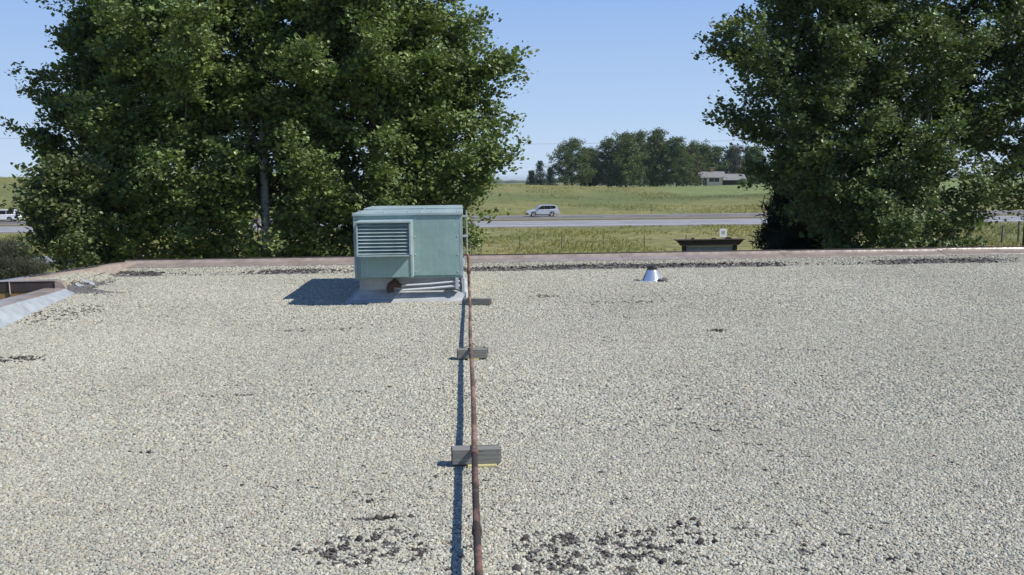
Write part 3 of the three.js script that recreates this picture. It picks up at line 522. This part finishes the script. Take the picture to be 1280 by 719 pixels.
N += shrub('shrub', 'small dark twiggy shrub at the foot of the drooping spruce', { seed: 132, x: 8.9, d: 26, r: .65, h: 3.5, stems: 40, per: 6, puff: .3, ls: 1, geo: SPRAY_SMALL, leaf: leafMat([.05, .06, .035], { clearcoat: .1 }) });
N += shrub('round_bush', 'rounded grey-olive bush on the grass beside the service road', { seed: 133, x: -23.4, d: 46, r: 2.5, h: 2.75, stems: 420, per: 12, puff: .3, ls: 1.5, geo: SPRAY_SMALL, leaf: leafMat([.070, .078, .040], { clearcoat: .1 }) });

// the wood on the rise beyond the highway
const FG = 'trees of the far grove on the rise', BG = 'trees behind the far house';
const far = (label, group, seed, x, d, h, rad, o = {}) => { N += broadleaf('broadleaf_tree', label, group, { seed, x, d, h, r: rad, far: 1, cb: .02, limbs: 60, shoots: 1.5, per: 4, puff: 1.5, ls: 1, low: .4, bark: darkbark, rise: .28, prof: (v) => Math.pow(1 - v, .45) * smooth(-.9, .3, v), ...o }); };
const spr = (label, seed, x, d, h, rad) => { N += conifer('conifer_tree', label, FG, { seed, x, d, h, r: rad, cb: .06, boughs: 60, droop: .3, per: 2.2, ls: .8, geo: needleFar, leaf: farConifer }); };
spr('pointed dark conifer standing apart at the thin end of the far grove', 201, 21.4, 246, 6.6, 2.2);
spr('short dark conifer next to the taller pointed one on the far rise', 202, 18.9, 244, 3.8, 1.4);
spr('narrow dark conifer between the pointed conifer and the far grove', 203, 24.6, 249, 5.0, 1.5);
far('broad dark rounded tree at the thin end of the far grove', FG, 211, 31.2, 254, 13.4, 5.6, { limbs: 74 });
far('shorter tree in the dip between the rounded tree and the grove', FG, 212, 38.5, 268, 11.5, 4.0);
for (const [seed, x, d, h, rad, label] of [[213, 43.0, 262, 14.5, 4.8, 'first dense dark tree of the far grove next to the dip'], [214, 47.5, 258, 15.8, 5.0, 'second dense dark tree of the far grove counted from the dip'], [215, 52.5, 262, 16.6, 5.2, 'dense dark grove tree touching the tallest pale-topped one on its dip side'], [217, 63.0, 260, 14.8, 4.6, 'dense dark grove tree between the tallest pale-topped one and the brownish one']]) far(label, FG, seed, x, d, h, rad, { limbs: 72 });
far('tallest pale-topped tree of the far grove', FG, 216, 58.0, 263, 16.9, 5.2, { leaf: leafMat([.12, .16, .055], { clearcoat: 0, transmission: .12 }), limbs: 72 });
far('brownish green tree at the end of the grove next to the house', FG, 218, 67.5, 266, 11.6, 3.8, { leaf: farLeafBrown });
far('narrow upright green tree behind the chimney of the far house', BG, 221, 74.6, 284, 14.2, 3.0);
far('second upright green tree behind the far house roof', BG, 222, 78.2, 286, 13.6, 3.0);
far('rounded green tree behind the lower wing of the far house', BG, 223, 82.5, 288, 12.8, 4.2);
far('pale grey-green airy tree behind the end of the far house', BG, 224, 88.5, 288, 12.2, 4.4, { leaf: farLeafGrey, shoots: 1.2 });
far('grey-green tree beside the pale airy tree past the far house', BG, 225, 95.0, 290, 12.6, 4.2, { leaf: farLeafGrey });
far('dark tree past the end of the far house, partly behind poplar boughs', BG, 226, 92.0, 276, 11.6, 3.2);

for (const [seed, x, d, h, label] of [[241, -222, 415, 5.2, 'taller small dark tree on the skyline above the white minivan'], [242, -214, 415, 4.2, 'lower small dark tree on the skyline near the pointed poplar']]) far(label, 'trees on the skyline', seed, x, d, h, 3.4);
for (const [seed, x, d, h, rad, label] of [[251, 86.0, 260.5, 2.6, 2.0, 'middle-sized dark garden shrub past the lower wing of the far house'], [252, 89.5, 261, 3.0, 2.2, 'largest dark garden shrub past the end of the far house'], [253, 82.4, 258.5, 1.7, 1.4, 'lowest dark garden shrub under the wing roof of the far house']]) N += shrub('garden_shrub', label, { seed, x, d, r: rad, h, stems: 26, per: 4, puff: .8, ls: .6, geo: SPRAY_FAR[0], leaf: farLeaf, group: 'garden shrubs of the far house' });
N += shrub('garden_shrub', 'garden shrub against the gable end of the far house', { seed: 254, x: 68.4, d: 259, r: 1.8, h: 2.6, stems: 26, per: 4, puff: .8, ls: .6, geo: SPRAY_FAR[1], leaf: farLeaf, group: 'garden shrubs of the far house' });
console.log('leaf sprays', N);

// a low blue ridge of woods far off
{
  const r = rng(9), g = []; for (let k = 0; k < 90; k++) { const x = -500 + k * 26 + r() * 14, d = 2150 + r() * 200, s = new THREE.IcosahedronGeometry(1, 1); s.scale(14 + r() * 16, 5 + 7 * r(), 10); s.translate(x, -5, -d); g.push(s); }
  const o = obj('far_treeline', g, std([.06, .085, .035], { roughness: 1 })); o.userData.kind = 'stuff'; tag(o, 'thin bluish line of woods on the flat horizon', 'treeline');
}

// tufts of meadow grass
{
  const r = rng(303), blades = []; for (let k = 0; k < 9; k++) { const a = r() * 6.28, l = .6 + .5 * r(), w = .05, ox = Math.cos(a) * .25 * r(), oz = Math.sin(a) * .25 * r(), bx_ = Math.cos(a) * .3, bz = Math.sin(a) * .3, nx = -Math.sin(a) * w, nz = Math.cos(a) * w; blades.push(ox - nx, 0, oz - nz, ox + nx, 0, oz + nz, ox + bx_, l, oz + bz); }
  const g = new THREE.BufferGeometry(); g.setAttribute('position', new THREE.Float32BufferAttribute(blades, 3)); g.computeVertexNormals();
  const list = []; for (let k = 0; k < 60000; k++) { const d = k < 26000 ? 58 + r() * 42 : 137 + Math.pow(r(), 1.3) * 105, x = (r() - .5) * d * 1.5, e = d - roadD(x); if (e > 100.2 && e < 136) continue; if (d > 61.4 && d < 67.6 && x < -22) continue; if (e > 188 && x > 48) continue; if (fbm(x * .1, d * .1, 44, 3) < .42 + .2 * r()) continue; list.push([x, groundY(x, d) - .02, -d, (k < 26000 ? .26 : .34) * (.6 + .8 * r())]); }
  const m = std([.25, .262, .085], { roughness: 1, side: THREE.DoubleSide }), im = new THREE.InstancedMesh(g, m, list.length), M = new THREE.Matrix4(), Q = new THREE.Quaternion(), c = new THREE.Color();
  list.forEach(([x, y, z, s], i) => { Q.setFromAxisAngle(V(0, 1, 0), r() * 6.28); im.setMatrixAt(i, M.compose(V(x, y, z), Q, V(s * 1.3, s, s * 1.3))); const n = fbm(x * .07, z * .07, 12, 3), k = .85 + .4 * r(); c.setRGB(k * lerp(.7, 1.3, n), k * lerp(.85, 1.1, n), k * .9); im.setColorAt(i, c); });
  im.name = 'meadow_grass'; im.userData.kind = 'stuff'; im.castShadow = im.receiveShadow = true; tag(im, 'rough dry meadow grass along the highway and up the rise', 'grass'); scene.add(im);
}

// ---------------------------------------------------------------- fence
{
  const t = thing('wire_fence', 'thin wire fence with slim dark posts across the meadow before the highway', 'fence', [0, 0, 0]);
  const pm = std([.16, .14, .115], { roughness: .9, map: grain }), wm = std([.20, .19, .18], { roughness: .6, metalness: .4 }), xs = []; for (let k = -18; k <= 11; k++) xs.push(4.3 + k * 3.22); xs.push(42.4);
  const r = rng(3), top = []; xs.sort((a, b) => a - b);
  for (const x of xs) { const y = groundY(x, 67.7), h = 1.08 + .1 * r(), l = (r() - .5) * .06; obj('post', taper([V(x, y - .3, -67.7), V(x + l, y + h, -67.7)], [.04, .034], 7), pm, t); top.push([x, y]); }
  for (const h of [.35, .65, .95]) obj('wire', taper(top.map(([x, y]) => V(x, y + h, -67.64)), top.map(() => .005), 4), wm, t);
  const y = groundY(42.4, 67.7); obj('brace', taper([V(42.4, y + .5, -67.6), V(43.7, y + 1.5, -67.6)], [.045, .045], 6), pm, t); obj('corner_post', taper([V(42.4, y - .3, -67.6), V(42.4, y + 1.45, -67.6)], [.075, .065], 8), pm, t); obj('corner_post', taper([V(43.72, y - .3, -67.6), V(43.72, y + 1.75, -67.6)], [.075, .065], 8), pm, t);
}
// ---------------------------------------------------------------- timber framed sign, road sign, marker posts
{
  const y0 = groundY(12.7, 45), t = thing('timber_sign_frame', 'dark timber frame with a wide flat beam holding a blue-grey sign panel', 'sign', [12.66, y0, -45], .01);
  const bm = std([.050, .035, .024], { roughness: .9, map: grain }), top = -1.58 - y0;
  obj('beam', extrudeZ([[-1.5, top - .27], [1.48, top - .27], [1.56, top - .18], [1.74, top], [-1.74, top], [-1.56, top - .18]], -.22, .22, .008), bm, t);
  obj('beam_cap', bx(-1.80, 1.80, top + .001, top + .04, -.3, .3, .008), bm, t);
  for (const s of [-1, 1]) obj('post', bx(s * 1.33 - .10, s * 1.33 + .10, -.2, top - .272, -.1, .1, .012), bm, t);
  obj('sign_panel', bx(-1.215, 1.215, .5, top - .34, -.04, .03, .008), std([.22, .27, .31], { roughness: .5, map: grain }), t);
  obj('panel_trim', bx(-1.218, 1.218, top - .338, top - .29, -.05, .05, .006), std([.45, .46, .44], { roughness: .6 }), t);
  for (const [x, w, h] of [[-.88, .10, .09], [.22, .17, .07], [.98, .22, .10]]) obj('bracket', extrudeZ([[x - w, top + .041], [x + w, top + .041], [x + w * .3, top + .041 + h], [x - w * .3, top + .041 + h]], -.06, .06, .006), bm, t);
}
{
  const y0 = groundY(17.8, 62), t = thing('road_sign', 'small white rounded road sign on a post beyond the timber sign frame', 'sign', [17.87, y0, -60.2], -.05), cy = -2.17 - y0;
  const s = new THREE.Shape(), w = .25, h = .285, q = .07; s.moveTo(-w + q, -h); s.lineTo(w - q, -h); s.quadraticCurveTo(w, -h, w, -h + q); s.lineTo(w, h - q); s.quadraticCurveTo(w, h, w - q, h); s.lineTo(-w + q, h); s.quadraticCurveTo(-w, h, -w, h - q); s.lineTo(-w, -h + q); s.quadraticCurveTo(-w, -h, -w + q, -h);
  const g = new THREE.ExtrudeGeometry(s, { depth: .012, bevelEnabled: false }); g.translate(0, cy, .05); obj('sign_face', uvm(g), std([.80, .80, .78], { roughness: .5 }), t);
  const mk = std([.24, .25, .26], { roughness: .6 });
  obj('emblem', [bx(-.12, .12, cy + .10, cy + .13, .063, .068, .002), bx(-.12, -.09, cy - .06, cy + .10, .063, .068, .002), bx(.09, .12, cy - .06, cy + .10, .063, .068, .002), bx(-.09, .09, cy - .10, cy - .07, .063, .068, .002), bx(-.05, .05, cy - .03, cy + .06, .063, .068, .002)], mk, t);
  obj('post', [bx(-.10, -.05, -.2, cy + .2, -.01, .045, .006), bx(.05, .10, -.2, cy + .2, -.01, .045, .006)], std([.42, .42, .40], { roughness: .5, metalness: .4 }), t);
}
{
  const y = groundY(25.8, 118), t = thing('marker_post', 'slim pale marker post on the grass beyond the highway', 'post', [29.6, groundY(29.6, 138.5), -138.5]);
  obj('stake', bx(-.05, .05, -.2, 1.9, -.04, .04, .01), std([.17, .17, .14], { roughness: .9 }), t); obj('reflector', bx(-.06, .06, 1.75, 1.9, .041, .05, .004), std([.6, .55, .3], { roughness: .4 }), t);
}
// power line with its poles
{
  const wm = std([.10, .10, .10], { roughness: .6 }), pm = std([.12, .10, .08], { roughness: .95, map: grain });
  const poles = [[-128, 196], [118, 200]].map(([x, d], i) => { const y = groundY(x, d), t = thing('utility_pole', i ? 'tall wooden utility pole on the slope behind the dark poplars' : 'tall wooden utility pole on the slope behind the pointed poplar', 'utility pole', [x, y - .3, -d]); obj('pole', taper([V(0, 0, 0), V(0, 13, 0)], [.16, .11], 9), pm, t); obj('crossarm', bx(-.06, .06, 11.9, 12.35, -1.1, 1.1, .01), pm, t); for (const z of [-.95, .95]) obj('insulator', taper([V(0, 12.35, z), V(0, 12.22, z)], [.05, .035], 8), wm, t); return [x, y + 12.2 - .3, d]; });
  for (const z of [-.95, .95]) { const p = []; for (let k = 0; k <= 30; k++) { const s = k / 30; p.push(V(lerp(poles[0][0], poles[1][0], s), lerp(poles[0][1], poles[1][1], s) - 2.6 * 4 * s * (1 - s), -lerp(poles[0][2], poles[1][2], s) + z)); } tag(obj('power_line', taper(p, p.map(() => .011), 4)  , wm), 'thin power line strung across the sky above the rise', 'cable', 'power lines above the rise'); }
}

// ---------------------------------------------------------------- far house
{
  const hx = 72.6, hd = 262, y = groundY(76, hd) - .1, t = thing('house', 'low cream house with a pale grey roof and brick chimney by the far grove', 'house', [hx, y, -hd], -.12);
  const cream = std([.74, .68, .50], { roughness: .85 }), roofM = std([.56, .56, .54], { roughness: .75, map: grain }), glass = std([.02, .03, .035], { roughness: .1 }), woodD = std([.10, .075, .05], { roughness: .9 }), brick = std([.42, .22, .13], { roughness: .9, map: grain });
  obj('wall', bx(0, 4.6, -.5, 2.55, -7, 0, .02), cream, t);
  const slope = (x0, x1, yE, yR, zE, zR, zB, th = .16) => { const g = []; for (const [za, zb, ya, yb] of [[zE, zR, yE, yR], [zB, zR, yE, yR]]) { const s = sheet([[[x0, ya, za], [x1, ya, za]], [[x0, yb, zb], [x1, yb, zb]]]), s2 = sheet([[[x0, ya - th, za], [x0, ya, za], [x0, yb, zb], [x0, yb - th, zb]], [[x1, ya - th, za], [x1, ya, za], [x1, yb, zb], [x1, yb - th, zb]]]), s3 = sheet([[[x0, ya - th, za], [x1, ya - th, za]], [[x0, ya, za], [x1, ya, za]]]); g.push(uvm(s), uvm(s2), uvm(s3)); } return g; };
  const rf = obj('roof', slope(-2.2, 5.6, 2.5, 4.25, 1.3, -3.5, -8), roofM, t);
  obj('wing_wall', bx(4.6, 10.6, -.5, 2.2, -7.5, -1.6, .02), woodD, t);
  obj('wing_roof', slope(4.4, 11.6, 1.7, 3.5, .8, -4, -8.6), roofM, t);
  obj('porch_post', bx(-1.6, -1.4, -.5, 2.6, .7, .9, .01), cream, t);
  const w = obj('window', bx(.7, 3.6, 1.15, 2.35, .005, .03, .005), glass, t); obj('frame', [bx(.6, .7, 1.05, 2.45, .004, .06, .005), bx(3.6, 3.7, 1.05, 2.45, .004, .06, .005), bx(2.1, 2.18, 1.15, 2.35, .031, .05, .005), bx(.6, 3.7, 1.05, 1.149, .004, .06, .005)], std([.7, .68, .6]), w);
  obj('door', bx(-.02, .02, 0, 2.1, -3.2, -2.3, .005), woodD, t);
  const ch = obj('chimney', bx(1.5, 2.3, 2.6, 5.3, -3.9, -3.1, .02), brick, t); obj('chimney_cap', bx(1.42, 2.38, 5.3, 5.42, -3.98, -3.02, .01), roofM, ch);
  obj('fence_rail', [bx(-9, -2.4, .55, .7, .6, .68, .01), ...[-9, -6.8, -4.6, -2.5].map((x) => bx(x, x + .12, -.4, .8, .62, .72, .01))], std([.6, .58, .5]), t);
}
{
  const y = groundY(66.3, 258), t = thing('yard_pole', 'thin dark pole at the edge of the grove before the house', 'post', [66.3, y - .2, -257]);
  obj('shaft', taper([V(0, 0, 0), V(0, 4.3, 0)], [.14, .11], 8), std([.03, .035, .04]), t); obj('arm', bx(-.04, .5, 4.1, 4.2, -.05, .05, .01), std([.03, .035, .04]), t);
}

// ---------------------------------------------------------------- vehicles on the far carriageway, heading the same way
function vehicle(name, label, o) {
  const t = thing(name, label, 'car', [o.x, GY + .06, -o.d], o.turn || 0, undefined);
  const paint = new THREE.MeshPhysicalMaterial({ color: lin(...o.paint), roughness: .32, metalness: o.metal ?? .35, clearcoat: .8, clearcoatRoughness: .08 });
  const glass = std([.012, .014, .016], { roughness: .06 }), trim = std([.035, .036, .04], { roughness: .6 }), tyre = std([.018, .018, .019], { roughness: .85 }), rimM = std([.55, .56, .58], { roughness: .3, metalness: .7 });
  const L = o.len, W = o.w / 2, Hh = o.h, fx = o.front, rx = o.rear;   // nose at x = 0, tail at x = L
  const k = (a) => a * L;
  // lower body with wheel arches
  const s = new THREE.Shape(); const g0 = .24, wr = .40, belt = o.belt;
  s.moveTo(k(.02), g0 + .1); s.lineTo(fx - wr, g0); s.absarc(fx, .34, wr, Math.PI, 0, true); s.lineTo(rx - wr, g0); s.absarc(rx, .34, wr, Math.PI, 0, true); s.lineTo(k(.985), g0 + .1); s.lineTo(L, .62); s.lineTo(k(.985), belt + .02); s.lineTo(o.cowl, belt); s.quadraticCurveTo(k(.12), belt - .06, k(.035), belt - .24); s.quadraticCurveTo(0, belt - .34, 0, .55); s.lineTo(k(.02), g0 + .1);
  const g = new THREE.ExtrudeGeometry(s, { depth: 2 * W - .12, bevelEnabled: true, bevelSize: .06, bevelThickness: .06, bevelSegments: 3, bevelOffset: -.06, curveSegments: 10 }); g.translate(0, 0, -W + .06);
  obj('body', uvm(g), paint, t);
  // cabin: pillars and roof in paint, glass set in proud panes
  const cab = [[o.cowl, belt - .02], [o.ws, Hh - .07], [o.ws + .25, Hh - .015], [o.re - .35, Hh], [o.re, Hh - .06], [k(.985), belt - .02]];
  obj('cabin', extrudeZ(cab, -W + .10, W - .10, .05), paint, t);
  const gl = o.glass;
  for (const sd of [-1, 1]) for (const pts of gl) obj('side_window', extrudeZ(pts, sd > 0 ? W - .108 : -W + .088, sd > 0 ? W - .088 : -W + .108), glass, t);
  const wsx = (y) => lerp(o.cowl, o.ws, (y - belt) / (Hh - .07 - belt)) - .012;
  obj('windscreen', sheet([[[wsx(belt + .05), belt + .05, -W + .2], [wsx(belt + .05), belt + .05, W - .2]], [[wsx(Hh - .1), Hh - .1, -W + .28], [wsx(Hh - .1), Hh - .1, W - .28]]]), glass, t);
  const rwx = (y) => lerp(k(.985), o.re, (y - belt) / (Hh - .06 - belt)) + .012;
  obj('rear_window', sheet([[[rwx(belt + .1), belt + .1, -W + .22], [rwx(belt + .1), belt + .1, W - .22]], [[rwx(Hh - .14), Hh - .14, -W + .28], [rwx(Hh - .14), Hh - .14, W - .28]]]), glass, t);
  obj('sill_trim', [bx(fx + wr + .02, rx - wr - .02, g0 - .04, g0 + .11, W - .05, W + .012, .01), bx(fx + wr + .02, rx - wr - .02, g0 - .04, g0 + .11, -W - .012, -W + .05, .01)], trim, t);
  obj('bumper', bx(-.03, .18, .3, .5, -W + .12, W - .12, .04), trim, t); obj('bumper', bx(L - .16, L + .04, .32, .56, -W + .1, W - .1, .04), o.bumper || paint, t);
  for (const sd of [-1, 1]) {
    obj('headlight', bx(.03, .34, belt - .36, belt - .22, sd * (W - .16) - .11, sd * (W - .16) + .11, .04), std([.7, .72, .74], { roughness: .1 }), t);
    obj('tail_light', bx(L - .14, L + .012, belt - .18, belt + .10, sd * (W - .13) - .09, sd * (W - .13) + .09, .03), std([.45, .05, .04], { roughness: .2 }), t);
    obj('door_mirror', bx(o.cowl + .28, o.cowl + .48, belt + .02, belt + .17, sd * (W + .07) - .09, sd * (W + .07) + .09, .04), trim, t);
    obj('roof_rail', bx(o.ws + .4, o.re - .35, Hh + .012, Hh + .04, sd * (W - .22) - .02, sd * (W - .22) + .02, .01), rimM, t);
    obj('door_handle', [bx(o.cowl + 1.05, o.cowl + 1.25, belt - .16, belt - .12, sd * W - .02, sd * W + .02, .01), bx(o.cowl + 1.95, o.cowl + 2.15, belt - .15, belt - .11, sd * W - .02, sd * W + .02, .01)], paint, t);
    for (const wx of [fx, rx]) {
      const w = new THREE.Group(); w.name = 'wheel'; w.position.set(wx, .335, sd * (W - .11)); t.add(w);
      const ty = new THREE.LatheGeometry([[.20, -.1], [.31, -.11], [.335, -.08], [.335, .08], [.31, .11], [.20, .1]].map(([r, y]) => new THREE.Vector2(r, y)), 28); ty.rotateX(Math.PI / 2); obj('tyre', ty, tyre, w);
      const rg = [new THREE.CylinderGeometry(.09, .09, .19, 14).rotateX(Math.PI / 2)]; for (let q = 0; q < 5; q++) { const b = new THREE.BoxGeometry(.20, .07, .19); b.translate(.12, 0, 0); b.rotateZ(q * 1.2566); rg.push(b); } const hoop = new THREE.TorusGeometry(.215, .022, 6, 26); rg.push(hoop.clone().translate(0, 0, .09), hoop.clone().translate(0, 0, -.09)); obj('rim', rg, rimM, w);
    }
  }
  return t;
}
vehicle('suv', 'silver sport utility vehicle with a dark grille passing on the far carriageway', { x: 9.3, d: 129.9 + roadD(11), turn: .055, len: 4.65, w: 1.84, h: 1.68, front: .86, rear: 3.55, cowl: 1.12, ws: 1.86, re: 4.22, belt: 1.02, paint: [.55, .58, .62],
  glass: [[[1.42, 1.07], [1.98, 1.53], [2.40, 1.58], [2.42, 1.07]], [[2.45, 1.07], [2.43, 1.58], [3.36, 1.58], [3.38, 1.09]], [[3.41, 1.10], [3.39, 1.58], [4.02, 1.55], [4.16, 1.26], [3.9, 1.12]]] });
vehicle('minivan', 'white minivan with a dark window band, its nose outside the view', { x: -70.9, d: 135.6, turn: .055, len: 5.0, w: 1.95, h: 1.80, front: .95, rear: 4.0, cowl: .95, ws: 1.9, re: 4.70, belt: 1.06, paint: [.78, .79, .80], metal: .02,
  glass: [[[1.45, 1.11], [2.05, 1.63], [2.55, 1.68], [2.58, 1.11]], [[2.66, 1.11], [2.63, 1.68], [3.55, 1.68], [3.58, 1.12]], [[3.66, 1.12], [3.63, 1.68], [4.48, 1.65], [4.66, 1.18]]] });

renderer.render(scene, camera);
